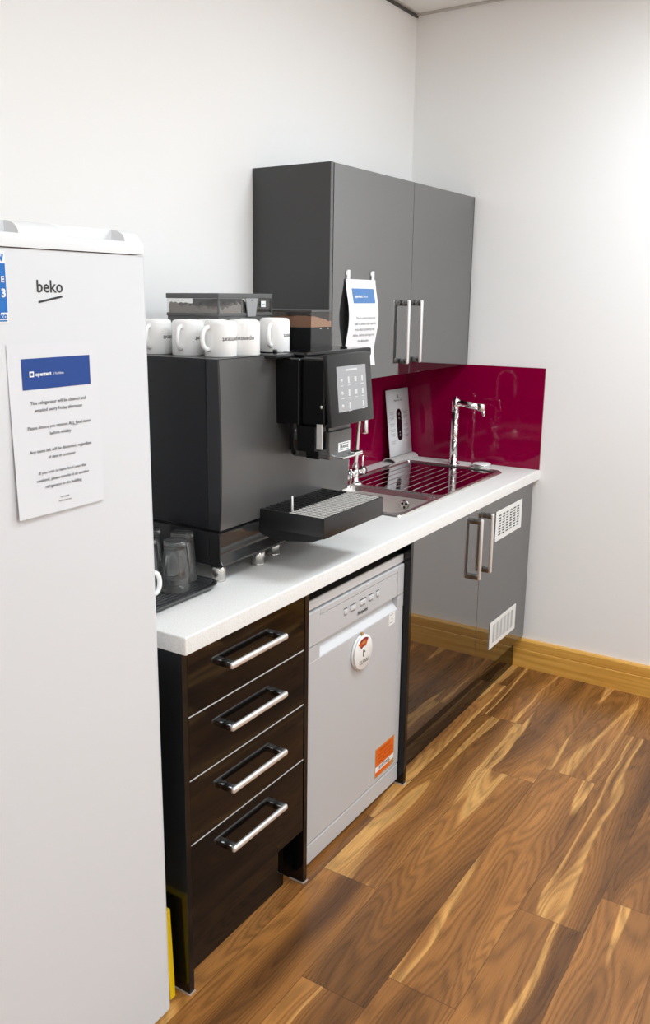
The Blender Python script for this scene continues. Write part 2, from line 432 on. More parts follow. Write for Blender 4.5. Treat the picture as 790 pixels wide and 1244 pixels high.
# grip: a scoop that slopes up from the door face into the recess
gr = MB()
y0, y1 = DY, DY+.050
pr = [(y0+.0005, .6455), (y0+.004, .6505), (y0+.020, .668), (y0+.036, .684), (y0+.036, .690), (y0+.050, .690), (y0+.05, .6455)]
gr.poly([(xa, y, z) for y, z in pr], (xb-xa, 0, 0))
obj('grip_recess', gr, 'dishl', dd, smooth=50, label='pale scooped grip recess')
pk = obj('plinth', MB().box(-1.7985, -1.2015, DY+.001, DY+.02, .0165, .0765, .003), 'dish', dw)
for i, (x, y) in enumerate(((-1.76, -.58), (-1.24, -.58), (-1.76, -.08), (-1.24, -.08))):
    obj('foot', MB().cyl((x, y, 0), .02, .014), 'rubber', dw)
tx = MB()
for x, w in ((-1.572, .020), (-1.530, .034), (-1.471, .040), (-1.420, .032), (-1.379, .020)):
    tx.box(x-w/2, x+w/2, DY-.0004, DY+.0015, .7465, .7480)
    obj('button', MB().box(x-w*.42, x+w*.42, DY-.0022, DY+.0015, .7315, .7425, .001), 'dishl', pn)
    tx.text('ON' if w < .03 else 'ECO 50' if w > .036 else 'PROG', (x, DY-.0002, .7245), width=w*.7, size=.005)
tx.text('Hotpoint', (-1.470, DY-.0002, .7035), width=.060, size=.014, bold=.0003)
obj('lettering', tx, 'ink', pn, label='dark button marks and maker name')
st = MB().box(-1.298, -1.258, DY-.0005, DY, .6035, .645, mi=0).text('60', (-1.278, DY-.0008, .622), size=.010, mi=1)
st.box(-1.293, -1.263, DY-.0007, DY-.0004, .612, .6135, mi=1).box(-1.293, -1.27, DY-.0007, DY-.0004, .638, .6395, mi=1)
obj('sticker', st, ['white', 'inkg'], dd, label='small white rating sticker')
ex0, ex1, ez0, ez1 = -1.3665, -1.237, .0975, .2005
en = MB().box(ex0, ex1, DY-.0006, DY, ez0, ez1, mi=0)
en.box(ex0+.004, ex1-.004, DY-.0009, DY-.0004, ez0+.038, ez1-.004, mi=1)
en.box(ex0+.004, ex1-.03, DY-.0009, DY-.0004, ez0+.003, ez0+.018, mi=1)
en.box(ex0+.002, ex1-.002, DY-.00088, DY-.0004, ez0+.019, ez0+.037, mi=2)
for k, s in enumerate(('IMPORTANT', 'Remove all packing', 'before first use', 'read the guide')):
    en.text(s, ((ex0+ex1)/2, DY-.0012, ez1-.019-k*.0125), width=.09 if k else .075, size=.010, mi=3)
en.text('INSTALL', ((ex0+ex1)/2, DY-.0012, ez0+.0235), width=.075, size=.012, mi=4, bold=.0003)
obj('sticker', en, ['tan', 'orange', 'white', 'inko', 'ink'], dd, label='orange sticker at the lower right')
# round clean/dirty magnet on the door
mg = thing('dishwasher_magnet', 'round white dial magnet with an orange and red window, on the dishwasher door', 'magnet', (-1.484, DY, .583))
obj('back_disc', MB().lathe([(0, -.0005), (.053, -.0005), (.055, -.002), (.055, -.005), (.053, -.0065), (0, -.0065)], (-1.484, DY, .583), 'y', 48), 'white', mg)
obj('front_disc', MB().lathe([(0, -.0075), (.052, -.0075), (.054, -.0085), (.054, -.0125), (.0525, -.0135), (0, -.0135)], (-1.482, DY, .583), 'y', 48), 'white', mg)
obj('pivot', MB().cyl((-1.482, DY-.008, .583), .008, .002, 'y', n=16), 'chrome', mg)
w = MB(); yw = DY-.0139
def sect(r0, r1, a0, a1, mi, n=8, y=yw):
    for i in range(n):
        t0, t1 = a0+(a1-a0)*i/n, a0+(a1-a0)*(i+1)/n
        p = lambda r, t: (-1.482+r*math.sin(t), y, .583+r*math.cos(t))
        w.quad([p(r0, t0), p(r0, t1), p(r1, t1), p(r1, t0)], mi)
R_ = math.radians
sect(.020, .047, R_(-46), R_(34), 0)
sect(.040, .047, R_(-30), R_(34), 1, y=yw-.0002)
sect(.020, .027, R_(-46), R_(10), 1, y=yw-.0002)
sect(.029, .037, R_(-20), R_(12), 2, y=yw-.0002)
obj('window', w, ['oranged', 'red', 'tan'], mg, label='wedge window in orange and red')
tx = MB().text('CLEAN', (-1.482, yw-.0002, .548), width=.052, size=.014)
tx.box(-1.487, -1.481, yw-.0003, yw, .570, .592).quad([(-1.481, yw-.0002, .590), (-1.474, yw-.0002, .585), (-1.474, yw-.0002, .581), (-1.481, yw-.0002, .584)])
obj('lettering', tx, 'ink', mg)
obj('tab', MB().box(-1.488, -1.479, DY-.010, DY-.004, .634, .646, .001), 'tan', mg)

# ------------------------------------------------------------------ sink base unit
su = thing('sink_cabinet', 'grey high-gloss sink base unit with two doors and white vents, below the sink', 'cabinet', (-.6, -.32, 0))
obj('end_panel', MB().box(-1.1995, -1.1815, YF, -.02, 0, .868, .0008), 'panel', su)
obj('end_panel', MB().box(-.0295, -.021, -.635, -.02, .14, .868), 'panel', su)
obj('back_panel', MB().box(-1.1815, -.03, -.03, -.02, .14, .868), 'carcass', su)
obj('base_panel', MB().box(-1.1815, -.03, -.62, -.03, .150, .166), 'carcass', su)
obj('plinth', MB().box(-1.1815, -.0215, -.600, -.582, .001, .149, .001), 'gloss', su)
d1 = obj('door', MB().box(-1.1795, -.6012, -.645, -.625, .1565, .866, .0008), 'door', su)
d2 = obj('door', MB().box(-.5988, -.0335, -.645, -.625, .1565, .866, .0008), 'door', su)
obj('filler', MB().box(-.0315, -.0212, -.634, -.618, .1565, .866), 'panel', su)
bar_handle2(d1, (-.669, -.645, .596), (-.669, -.645, .831), vertical=True)
bar_handle2(d2, (-.561, -.645, .596), (-.561, -.645, .831), vertical=True)
obj('sealant', MB().poly([(-1.2025, YF-.003, 0), (-1.179, YF-.003, 0), (-1.179, YF, 0), (-1.1995, YF, 0), (-1.1995, -.60, 0), (-1.2025, -.60, 0)], (0, 0, .003)), 'seal', su)
def vent(z0, z1, x0=-.457, x1=-.164):
    mb = MB(); y = -.6451; nc, nr = 6, 8
    xs, zs_ = [x0], [z0]
    mx, mz = .024, .017
    cw = (x1-x0-2*mx)/nc; rh = (z1-z0-2*mz)/nr
    mb.box(x0+.003, x1-.003, y-.001, y, z0+.003, z1-.003, mi=1)
    yf, yb = y-.0028, y-.001
    def bx(a, b, c, d): mb.box(a, b, yf, yb, c, d)
    bx(x0, x1, z0, z0+mz+rh*.20); bx(x0, x1, z1-mz-rh*.20, z1)
    zi0, zi1 = z0+mz+rh*.20, z1-mz-rh*.20
    bx(x0, x0+mx+cw*.14, zi0, zi1); bx(x1-mx-cw*.14, x1, zi0, zi1)
    for c in range(1, nc): bx(x0+mx+c*cw-cw*.14, x0+mx+c*cw+cw*.14, zi0, zi1)
    for r in range(1, nr):
        for c in range(nc): bx(x0+mx+c*cw+cw*.14, x0+mx+(c+1)*cw-cw*.14, z0+mz+r*rh-rh*.20, z0+mz+r*rh+rh*.20)
    obj('vent_grille', mb, ['white', 'carcass'], d2, label='white slotted vent grille')
vent(.690, .813); vent(.236, .350)

# ------------------------------------------------------------------ worktop with a cut-out for the sink
ZW = .91; YW = -.659
SX0, SX1, SY0, SY1 = -1.102, -.158, -.553, -.082
wt = bmesh.new()
gx = [-2.3112, SX0+.02, SX1-.02, -.0005]; gy = [YW, SY0+.02, SY1-.02, -.0005]
V = {(i, j, k): wt.verts.new((gx[i], gy[j], z)) for i in range(4) for j in range(4) for k, z in ((0, .869), (1, ZW))}
for i in range(3):
    for j in range(3):
        if (i, j) == (1, 1): continue
        wt.faces.new([V[a] for a in ((i, j, 1), (i+1, j, 1), (i+1, j+1, 1), (i, j+1, 1))])
        wt.faces.new([V[a] for a in ((i, j, 0), (i, j+1, 0), (i+1, j+1, 0), (i+1, j, 0))])
for i in range(3):
    for j in (0, 3): wt.faces.new([V[a] for a in ((i, j, 0), (i+1, j, 0), (i+1, j, 1), (i, j, 1))])
    for j in (0, 3): wt.faces.new([V[a] for a in ((j, i, 0), (j, i+1, 0), (j, i+1, 1), (j, i, 1))])
for (a, b) in (((1, 1), (2, 1)), ((2, 1), (2, 2)), ((2, 2), (1, 2)), ((1, 2), (1, 1))):
    wt.faces.new([V[a+(0,)], V[b+(0,)], V[b+(1,)], V[a+(1,)]])
bmesh.ops.recalc_face_normals(wt, faces=wt.faces)
es = [e for e in wt.edges if all(v.co.y < YW+1e-4 for v in e.verts) and all(v.co.z > ZW-1e-4 for v in e.verts) or all(abs(v.co.x+2.3112) < 1e-4 and v.co.z > ZW-1e-4 for v in e.verts) or all(v.co.x < -2.31 and v.co.y < YW+1e-4 for v in e.verts)]
bmesh.ops.bevel(wt, geom=es, offset=.004, segments=3, affect='EDGES', profile=.5)
w_ = MB(); w_.bm.free(); w_.bm = wt
tag(obj('worktop', w_, 'worktop', smooth=35), 'long white laminate worktop over the drawers, dishwasher and sink unit', 'worktop')

# ------------------------------------------------------------------ sink
sk = thing('sink', 'stainless steel inset sink with ribbed drainer, in the white worktop', 'sink', (-.63, -.32, ZW))
sb = bmesh.new()
def rect(x0, x1, y0, y1, z, rr, n=5):
    out = []
    ra, rb_, rc, rd = rr if isinstance(rr, tuple) else (rr,)*4
    for cx, cy, a0, r in ((x1-ra, y1-ra, 0, ra), (x0+rb_, y1-rb_, 90, rb_), (x0+rc, y0+rc, 180, rc), (x1-rd, y0+rd, 270, rd)):
        for k in range(n+1):
            a = math.radians(a0+90*k/n); out.append(sb.verts.new((cx+r*math.cos(a), cy+r*math.sin(a), z)))
    return out
def bridge(a, b):
    n = len(a)
    for i in range(n):
        fc = sb.faces.new((a[i], a[(i+1) % n], b[(i+1) % n], b[i])); fc.smooth = True
BX0, BX1 = -1.068, -.752
zr = ZW+.006
bo = rect(BX0, BX1, -.528, -.150, zr-.003, .045)
b0 = rect(BX0-.006, BX1+.006, -.534, -.144, zr, .05)
b1 = rect(BX0+.006, BX1-.006, -.522, -.156, zr-.02, .05)
b2 = rect(BX0+.018, BX1-.018, -.510, -.168, ZW-.150, .06)
b3 = rect(BX0+.045, BX1-.045, -.483, -.195, ZW-.170, .07)
bridge(b0, bo); bridge(bo, b1)
n0 = len(sb.faces); bridge(b1, b2); bridge(b2, b3); sb.faces.new(b3)
sb.faces.ensure_lookup_table()
for fc in sb.faces[n0:]: fc.material_index = 1
# drainer pan
d0 = rect(-.728, SX1+.022, -.534, -.106, zr, .022)
d1_ = rect(-.720, SX1+.030, -.526, -.114, zr-.0045, .022)
bridge(d0, d1_); sb.faces.new(d1_).material_index = 2
# rim
o0 = rect(SX0, SX1, SY0, SY1, ZW+.0004, (.010, .018, .018, .010)); o1 = rect(SX0+.003, SX1-.003, SY0+.003, SY1-.003, zr, (.010, .018, .018, .010))
bridge(o0, o1)
# deck around the two openings
XM = -.740; e_ = .0004
bridge(rect(SX0+.003, XM, SY0+.003, SY1-.003, zr, (e_, .018, .018, e_)), b0)
bridge(rect(XM, SX1-.003, SY0+.003, SY1-.003, zr, (.010, e_, e_, .010)), d0)
bmesh.ops.remove_doubles(sb, verts=sb.verts, dist=.00005)
bmesh.ops.recalc_face_normals(sb, faces=sb.faces)
mbx = MB(); mbx.bm.free(); mbx.bm = sb
obj('bowl_and_deck', mbx, ['steeld', 'bowl', 'pan'], sk, smooth=20)
rb = MB()
for k in range(9):
    y = -.155-k*.0405
    rb.tube([(-.700, y, zr-.0072), (-.690, y, zr-.0053), (-.230, y, zr-.0053), (-.220, y, zr-.0072)], .0022, 8)
obj('drainer_ribs', rb, 'steeld', sk)
ov = MB().lathe([(.019, 0), (.019, -.002), (.016, -.003), (.0, -.003)], (0, 0, 0), 'x', 20)
ovx = BX1-.0095
for k in range(3):
    a = 2*PI*k/3+.5
    ov.cyl((-.0036, .0095*math.cos(a), .0095*math.sin(a)), .0052, .0012, 'x', n=12, mi=1)
ov.xf(Matrix.Translation((ovx, -.398, .868)))
obj('overflow_hole', ov, ['steel', 'rubber'], sk)
obj('waste', MB().lathe([(.044, .001), (.042, .003), (.03, .002), (0, -.004)], (-.91, -.34, ZW-.170), 'z', 24), 'chrome', sk)

# bridge tap at the back of the bowl
tp = thing('bridge_tap', 'chrome sink tap with two lever valves and swan neck, behind the coffee machine screen', 'tap', (-.735, -.165, zr))
tx0, ty0 = -.735, -.165
obj('base', MB().lathe([(0, 0), (.030, 0), (.031, .004), (.024, .009), (.015, .013), (.0135, .03), (.0135, .062), (0, .062)], (tx0, ty0, zr), 'z', 24), 'chrome', tp)
hb = MB().tube([(tx0-.055, ty0, zr+.045), (tx0+.055, ty0, zr+.045)], .0125, 16)
hb.lathe([(0, 0), (.018, 0), (.019, .006), (.019, .018), (.014, .024), (0, .024)], (tx0+.045, ty0, zr+.045), 'x', 20)
hb.lathe([(0, 0), (.018, 0), (.019, -.006), (.019, -.018), (.014, -.024), (0, -.024)], (tx0-.045, ty0, zr+.045), 'x', 20)
obj('valve_body', hb, 'chrome', tp)
for sx in (-1, 1):
    obj('lever', MB().tube([(tx0+sx*.057, ty0, zr+.058), (tx0+sx*.057, ty0, zr+.100)], [.004, .0045], 10).lathe([(0, 0), (.0055, .002), (.0055, .006), (0, .008)], (tx0+sx*.057, ty0, zr+.098), 'z', 12), 'chrome', tp)
sp = [(tx0, ty0, zr+.06), (tx0, ty0, zr+.09)]
tipx, tipy = tx0-.062, ty0-.075
for k in range(13):
    a = PI*k/12; q = (1-math.cos(a))/2
    sp.append((tx0+.012+(tipx-tx0-.012)*q, ty0-.008+(tipy-ty0+.008)*q, zr+.305+.048*math.sin(a)))
sp.append((tipx, tipy, zr+.25))
obj('swan_neck', MB().tube(sp, [.0125, .011]+[.0095]*14, 14).lathe([(0, 0), (.012, 0), (.0125, .004), (.0115, .05), (.0095, .056)], (tipx, tipy, zr+.215), 'z', 16), 'chrome', tp)

# tall boiling-water tap
bx, by = -.098, -.300
bt_ = thing('boiling_tap', 'tall chrome right-angle tap standing at the end of the drainer', 'tap', (bx, by, ZW))
obj('base', MB().lathe([(0, 0), (.026, 0), (.026, .006), (.0195, .008), (.0195, .03), (.0185, .032), (0, .032)], (bx, by, ZW+.0002), 'z', 28), 'chrome', bt_)
obj('column', MB().cyl((bx, by, ZW+.032), .0175, .205, n=28).lathe([(.0175, 0), (.0185, .001), (.0185, .004), (.0175, .005)], (bx, by, ZW+.235), 'z', 28), 'chrome', bt_)
obj('elbow', MB().cyl((bx, by, ZW+.242), .0175, .052, n=28, bev=.002).cyl((bx, by-.001, ZW+.272), .0045, .0305, n=12), 'chrome', bt_)
obj('spout', MB().tube([(bx, by+.012, ZW+.279), (bx, by-.125, ZW+.262)], .0150, 24), 'chrome', bt_)
obj('nozzle', MB().lathe([(0, 0), (.0175, 0), (.0185, .003), (.0185, .026), (.016, .03), (0, .03)], (bx, by-.118, ZW+.249), 'z', 20)
    .tube([(bx, by-.126, ZW+.252), (bx, by-.134, ZW+.226)], [.011, .007], 12), 'chrome', bt_)
# waste dish / cap by the wall
cd = thing('worktop_dish', 'low round chrome dish with a pale top, on the worktop beyond the drainer', 'dish', (-.088, -.437, ZW))
obj('rim', MB().lathe([(0, 0), (.034, 0), (.040, .005), (.046, .014), (.0475, .0165), (.046, .018), (.043, .0175), (.041, .015), (0, .015)], (-.088, -.430, ZW+.0002), 'z', 32), 'chrome', cd)
obj('top', MB().lathe([(0, .0190), (.034, .0180), (.0395, .0158), (.0395, .0150), (0, .0150)], (-.088, -.430, ZW+.0006), 'z', 32), 'ceramic', cd)

# ------------------------------------------------------------------ splashbacks
tag(obj('splashback', MB().box(-1.74, -.0065, -.0065, -.0004, ZW+.0004, 1.346, .0008), 'splash'), 'magenta glass splashback on the wall behind the taps and leaflet', 'splashback')
tag(obj('splashback', MB().box(-.0062, -.0004, -.6585, -.0004, ZW+.0004, 1.346, .0008), 'splash'), 'magenta glass splashback on the plain end wall beside the tall tap', 'splashback')

# ------------------------------------------------------------------ wall cabinet
uc = thing('wall_cabinet', 'grey high-gloss two-door wall cabinet hung above the sink and coffee machine', 'wall cabinet', (-.6, -.15, 1.347))
UF = -.311; Z0, Z1 = 1.347, 2.052
obj('side_panel', MB().box(-1.178, -1.1625, UF+.002, -.001, Z0, Z1, mi=0).box(-1.178, -1.1625, UF, UF+.002, Z0, Z1, mi=1), ['upside', 'edge'], uc)
obj('side_panel', MB().box(-.024, -.0095, UF+.004, -.001, Z0, Z1+.001), 'panel', uc)
obj('carcass', MB().box(-1.1625, -.024, -.289, -.001, Z0+.001, Z0+.018).box(-1.1625, -.024, -.289, -.001, Z1-.018, Z1-.001).box(-1.1625, -.024, -.018, -.001, Z0+.018, Z1-.018).box(-.60, -.58, -.288, -.018, Z0+.018, Z1-.018), 'carcass', uc)
ul = obj('door', MB().box(-1.1575, -.5905, UF, UF+.02, Z0, Z1-.001, .0008), 'door', uc)
ur = obj('door', MB().box(-.5872, -.0250, UF, UF+.02, Z0, Z1-.001, .0008), 'door', uc)
bar_handle2(ul, (-.661, UF, 1.388), (-.661, UF, 1.623), vertical=True)
bar_handle2(ur, (-.553, UF, 1.388), (-.553, UF, 1.623), vertical=True)

# ------------------------------------------------------------------ notices
def mini_lines(mb, lines, cx, y, ztop, lead, size, wmax, mi=0, widths=None, bold=0.):
    z = ztop
    for k, s in enumerate(lines):
        if s: mb.text(s, (cx, y, z), width=(widths[k] if widths else None), size=size, mi=mi, bold=bold)
        z -= lead
# sheet on the wall cabinet: waves off the door
nt = thing('door_notice', 'white printed notice with pale blue banner, taped to the wall cabinet door', 'notice', (-.972, UF, 1.39))
nx0, nx1, nz0, nz1 = -1.083, -.879, 1.397, 1.692
def wave(u, v):   # u along x, v up
    z = nz0+(nz1-nz0)*v; w = 1-v
    off = .0035+.016*math.sin(PI*min(1, w*1.18))**1.6+.006*max(0, w-.85)/.15
    return (nx0+(nx1-nx0)*u, UF-off-.004*(1-abs(2*u-1))*math.sin(PI*w), z)
def wv(x, z, e=.0006):
    p = wave((x-nx0)/(nx1-nx0), (z-nz0)/(nz1-nz0)); return (p[0], p[1]-e, p[2])
s_ = MB().grid(wave, 6, 24)
sh = obj('sheet', s_, 'paper2', nt)
bn = MB().grid(lambda u, v: wv(-1.050+.152*u, 1.613+.049*v), 6, 8)
obj('banner', bn, 'blue2', nt)
tx = MB(); tw = MB()
def wtext(mb, s, cx, z, width, size, align='CENTER', e=.0010, bold=0.):
    mb.text(s, (0, 0, 0), width=width, size=size, align=align, wrap=lambda x, y: wv(cx+x, z+y, e), bold=bold)
for k, (s, w) in enumerate((('This is a polite notice to all', .135), ('staff to please help keep this', .150), ('area clean by placing used', .138), ('dishes, cutlery and mugs into', .152), ('the dishwasher', .078))):
    wtext(tx, s, -.972, 1.560-.0195*k, w, .0105)
wtext(tx, 'Many Thanks,', -.972, 1.452, .066, .0105); wtext(tx, 'Facilities', -.972, 1.431, .044, .0105)
obj('lettering', tx, 'inkg', nt)
wtext(tw, 'opentext', -1.038, 1.632, .050, .014, 'LEFT', bold=.0004); wtext(tw, 'Facilities', -.984, 1.632, .034, .010, 'LEFT')
obj('lettering', tw, 'inkw', nt, label='white lettering on the banner')
for x in (-1.066, -.898):
    obj('tape', MB().box(x-.008, x+.009, UF-.0055, UF-.0005, 1.684, 1.722, .001).box(x-.012, x+.006, UF-.003, UF-.0004, 1.706, 1.718), 'paper2', nt)

# sheet on the fridge
FY = -.66
fn = thing('fridge_notice', 'white printed cleaning notice with dark blue banner, stuck on the fridge door', 'notice', (-2.63, FY, 1.26))
fx0, fx1, fz0, fz1 = -2.7285, -2.5330, 1.2600, 1.5520
def fcurl(x, z, e=0.):
    u = (x-fx0)/(fx1-fx0); w = (fz1-z)/(fz1-fz0)
    return (x, FY-.0012-.0075*max(0, w-.15)**1.3*(1-.55*u)-e, z)
fs = obj('sheet', MB().grid(lambda u, v: fcurl(fx0+(fx1-fx0)*u, fz0+(fz1-fz0)*v), 6, 16), 'paper', fn)
obj('banner', MB().grid(lambda u, v: fcurl(-2.7015+.1495*u, 1.4765+.0515*v, .0006), 4, 6), 'blue', fn)
tx = MB(); tw = MB()
def ftext(mb, s, cx, z, width, size, align='CENTER', bold=0.):
    mb.text(s, (0, 0, 0), width=width, size=size, align=align, wrap=lambda x, y: fcurl(cx+x, z+y, .0011), bold=bold)
for s, z, w in (('This refrigerator will be cleaned and', 1.4510, .122), ('emptied every Friday afternoon', 1.4385, .104), ('Please ensure you remove ALL food items', 1.4095, .140), ('before midday', 1.3970, .047),
                ('Any items left will be discarded, regardless', 1.3690, .139), ('of date or container', 1.3565, .062), ('If you wish to leave food over the', 1.3310, .106), ('weekend, please transfer it to another', 1.3185, .120), ('refrigerator in the building', 1.3060, .083), ('Kind regards', 1.2840, .020), ('The Facilities Team', 1.2770, .030)):
    ftext(tx, s, -2.6275, z, w, .0088 if z > 1.29 else .0045, bold=.00004)
tx.grid(lambda u, v: fcurl(-2.6010+.013*u, 1.4078+.0006*v, .0011), 1, 1)
obj('lettering', tx, 'ink', fn)
ftext(tw, 'opentext', -2.674, 1.4985, .034, .0095, 'LEFT', .0003); ftext(tw, '| Facilities', -2.635, 1.4990, .022, .0070, 'LEFT')
tw.grid(lambda u, v: fcurl(-2.6865+.0095*u, 1.4972+.0095*v, .0011), 1, 1)
obj('lettering', tw, 'inkw', fn, label='white lettering on the banner')
obj('logo_mark', MB().grid(lambda u, v: fcurl(-2.6840+.0045*u, 1.4995+.0048*v, .0015), 1, 1), 'blue', fn)

# ------------------------------------------------------------------ fridge
fr = thing('fridge', 'tall white single-door fridge standing at the left end of the worktop', 'fridge', (-2.7, -.34, 0))
X0, X1 = -3.0, -2.3885
LEAN = Matrix(((1, 0, -.0058, .0098), (0, 1, 0, 0), (0, 0, 1, 0), (0, 0, 0, 1)))
obj('body', MB().box(X0+.002, X1-.004, -.60, -.06, .05, 1.706, .004).xf(LEAN), 'fridge', fr)
fd = MB().box(X0, X1, FY, -.605, .034, 1.7045, .026, 8, only=lambda c, d: abs(d.z) > .9 and c.y < -.63)
dr = obj('door', fd.xf(LEAN), 'fridge', fr, smooth=30)
obj('gasket', MB().box(X0+.012, X1-.010, -.6049, -.600, .05, 1.69).xf(LEAN), 'lock', fr)
lid = MB()
z0, zm, z1 = 1.7062, 1.7290, 1.7500
fY = FY-.003
lid.box(X0-.002, X1-.0155, fY, -.06, z0, zm, .004, 2, only=lambda c, d: c.y < -.6 and c.z > zm-.005 or abs(d.z) > .9 and c.y < -.6)
lid.poly([(X0, -.626, zm-.001), (X1-.017, -.626, zm-.001), (X1-.017, -.626, z1-.012), (X1-.028, -.626, z1), (X0+.01, -.626, z1), (X0, -.626, z1-.012)], (0, .56, 0))
def hump(xa_, xb_, corner=False):
    n = 8; pts = [(fY+.001, zm-.002)]
    for k in range(n+1):
        a = PI/2*k/n; pts.append((fY+.002+.036*(1-math.cos(a)), zm-.002+(z1-zm+.002)*math.sin(a)))
    pts += [(-.61, z1), (-.61, zm-.002)]
    lid.poly([(xa_, y, z) for y, z in pts], (xb_-xa_, 0, 0))
hump(-2.690, -2.600); hump(-2.452, X1-.024); hump(-2.95, -2.80)
obj('top_lid', lid, 'lid', fr, smooth=40)
lt = MB().text('beko', (-2.6315, FY-.0004, 1.6360), width=.0555, size=.026, bold=.0005)
lt.poly([(-2.6570, FY-.0007, 1.6180), (-2.6570, FY-.0007, 1.6215), (-2.6060, FY-.0007, 1.6310), (-2.6060, FY-.0007, 1.6275)], (0, .0006, 0))
obj('lettering', lt, 'ink', dr, label='black maker name with a slanted underline')
stk = MB(); sx0, sx1 = -2.815, -2.7195
stk.box(sx0, sx1, FY-.0006, FY, 1.5865, 1.6990, mi=0)
stk.box(sx0+.001, sx1-.001, FY-.0009, FY-.0004, 1.6035, 1.6800, mi=1)
stk.text('N', (sx1-.003, FY-.0012, 1.6845), size=.014, align='RIGHT', mi=1, shear=.25, bold=.0008)
stk.text('E', (sx1-.004, FY-.0013, 1.6510), size=.013, align='RIGHT', mi=0, bold=.0005)
stk.text('3', (sx1-.003, FY-.0013, 1.6280), size=.018, align='RIGHT', mi=0, bold=.0008)
stk.text('beko', (sx1-.0025, FY-.0012, 1.5935), size=.014, align='RIGHT', mi=1, bold=.0005)
stk.box(sx1-.03, sx1-.003, FY-.0012, FY-.0008, 1.5895, 1.5915, mi=1)
obj('sticker', stk, ['white', 'cyan'], dr, label='blue and white sticker at the door edge')
for i, (x, y) in enumerate(((X0+.06, -.56), (X1-.06, -.56), (X0+.06, -.12), (X1-.06, -.12))):
    obj('foot', MB().cyl((x, y, 0), .018, .051), 'rubber', fr)

# yellow board in the gap between fridge and drawers
yb = MB().poly([(-2.350, -.6215, .001), (-2.350, -.34, .001), (-2.350, -.36, .235), (-2.350, -.6115, .235)], (.018, 0, 0), bev=.002)
tag(obj('yellow_board', yb, 'yellow', at=(-2.34, -.48, 0)), 'thin yellow board standing on the floor in the gap between fridge and drawers', 'board')

# ------------------------------------------------------------------ coffee machine
cm = thing('coffee_machine', 'black bean-to-cup coffee machine with touchscreen, standing on the worktop', 'coffee machine', (-1.68, -.26, ZW))
MX0, MX1, MY = -1.990, -1.362, -.500
ft = lambda x, y: obj('foot', MB().lathe([(0, 0), (.0175, 0), (.0185, .0015), (.0185, .004), (.0175, .005), (.0185, .006), (.0185, .048), (0, .048)], (x, y, ZW+.0002), 'z', 28), 'steel', cm, label='short steel foot')
ft(-1.962, -.470); ft(-1.79, -.470); ft(-1.690, -.450); ft(-1.395, -.455); ft(-1.960, -.06); ft(-1.395, -.06)
# base with a flared lower front edge
bp = [(-.02, .957), (-.503, .957), (-.503, .962), (-.489, .984), (-.489, .990), (-.499, 1.044), (-.02, 1.044)]
obj('base', MB().poly([(MX0+.004, y, z) for y, z in bp], (MX1-MX0-.006, 0, 0), bev=.0012), 'mbase', cm, smooth=25)
obj('base_cheek', MB().box(MX0, MX0+.004, -.462, -.02, .957, 1.044, .001).box(MX0, MX0+.004, -.497, -.463, .957, 1.044, .001), 'mtrim', cm)
obj('plinth_gap', MB().box(MX0+.012, MX1-.012, -.488, -.03, 1.0435, 1.0535), 'blkplas', cm)
# body: gently bowed front
fp = []
nz = 10
for k in range(nz+1):
    z = 1.053+(1.4805-1.053)*k/nz
    fp.append((MY-.005*math.sin(PI*k/nz), z))
bd = MB().poly([(MX0+.004, -.02, 1.053)]+[(MX0+.004, y+.0, z) for y, z in fp]+[(MX0+.004, -.02, 1.4805)], (MX1-MX0-.004, 0, 0))
obj('front_panel', bd, 'mfront', cm, smooth=30)
obj('side_panel', MB().box(MX0-.001, MX0+.004, -.4605, -.02, 1.0535, 1.4815, .0015), 'mside', cm)
tr = [(-.4625, 1.0535)]+[(y+.001, z) for y, z in fp]+[(-.4625, 1.4805)]
obj('corner_trim', MB().poly([(MX0-.001, y, z) for y, z in tr], (.005, 0, 0)), 'mtrim', cm)
obj('top_cover', MB().box(MX0-.001, MX1, MY+.004, -.02, 1.4800, 1.4830, .001), 'mtrim', cm)
# head
obj('hood', MB().box(-1.716, MX1, -.575, -.44, 1.4635, 1.4885, .006, 3), 'mblk', cm)
hd = obj('brew_head', MB().box(-1.752, -1.44, -.578, -.502, 1.300, 1.4760, .004).box(-1.742, -1.53, -.652, -.578, 1.300, 1.4780, .006), 'mblk', cm)
obj('hinge_cap', MB().box(-1.80, -1.716, -.540, -.43, 1.4745, 1.4865, .005, 3).cyl((-1.752, -.50, 1.486), .006, .010, n=12), 'mtrim', cm)
obj('screw', MB().lathe([(0, -.0012), (.004, -.0008), (.0045, 0)], (-1.7425, -.640, 1.352), 'x', 12), 'chrome', hd)
# touchscreen, tilted back
tsx0, tsx1 = -1.742, -1.514
mt_ = Matrix.Translation((0, -.672, 1.300)) @ Matrix.Rotation(math.radians(-5.2), 4, 'X')
ts = obj('touchscreen', MB().box(tsx0, tsx1, 0, .014, 0, .1885, .004, 3).xf(mt_), 'bezel', cm, smooth=30)
dx0, dx1, dz0, dz1 = -1.700, -1.548, .036, .155
obj('display', MB().box(dx0, dx1, -.0006, .002, dz0, dz1).xf(mt_), 'screen', ts)
ic = MB()
for c in range(4):
    for r in range(3):
        if (c, r) == (2, 2): continue
        x = dx0+.022+c*.036; z = dz1-.037-r*.034
        w_, h_ = ((.010, .010), (.008, .018), (.013, .013), (.008, .015))[c]
        if c == 0: ic.lathe([(0, -.0009), (.006, -.0009), (.006, -.0005)], (x, 0, z), 'y', 10)
        else: ic.box(x-w_/2, x+w_/2, -.0011, -.0005, z-h_/2, z+h_/2, .0018 if c > 1 else 0)
        ic.box(x-.008, x+.008, -.0010, -.0005, z-.0145, z-.0128)
ic.box(dx0+.045, dx0+.105, -.0010, -.0005, dz1-.013, dz1-.008)
obj('icons', ic.xf(mt_), 'icon', ts)
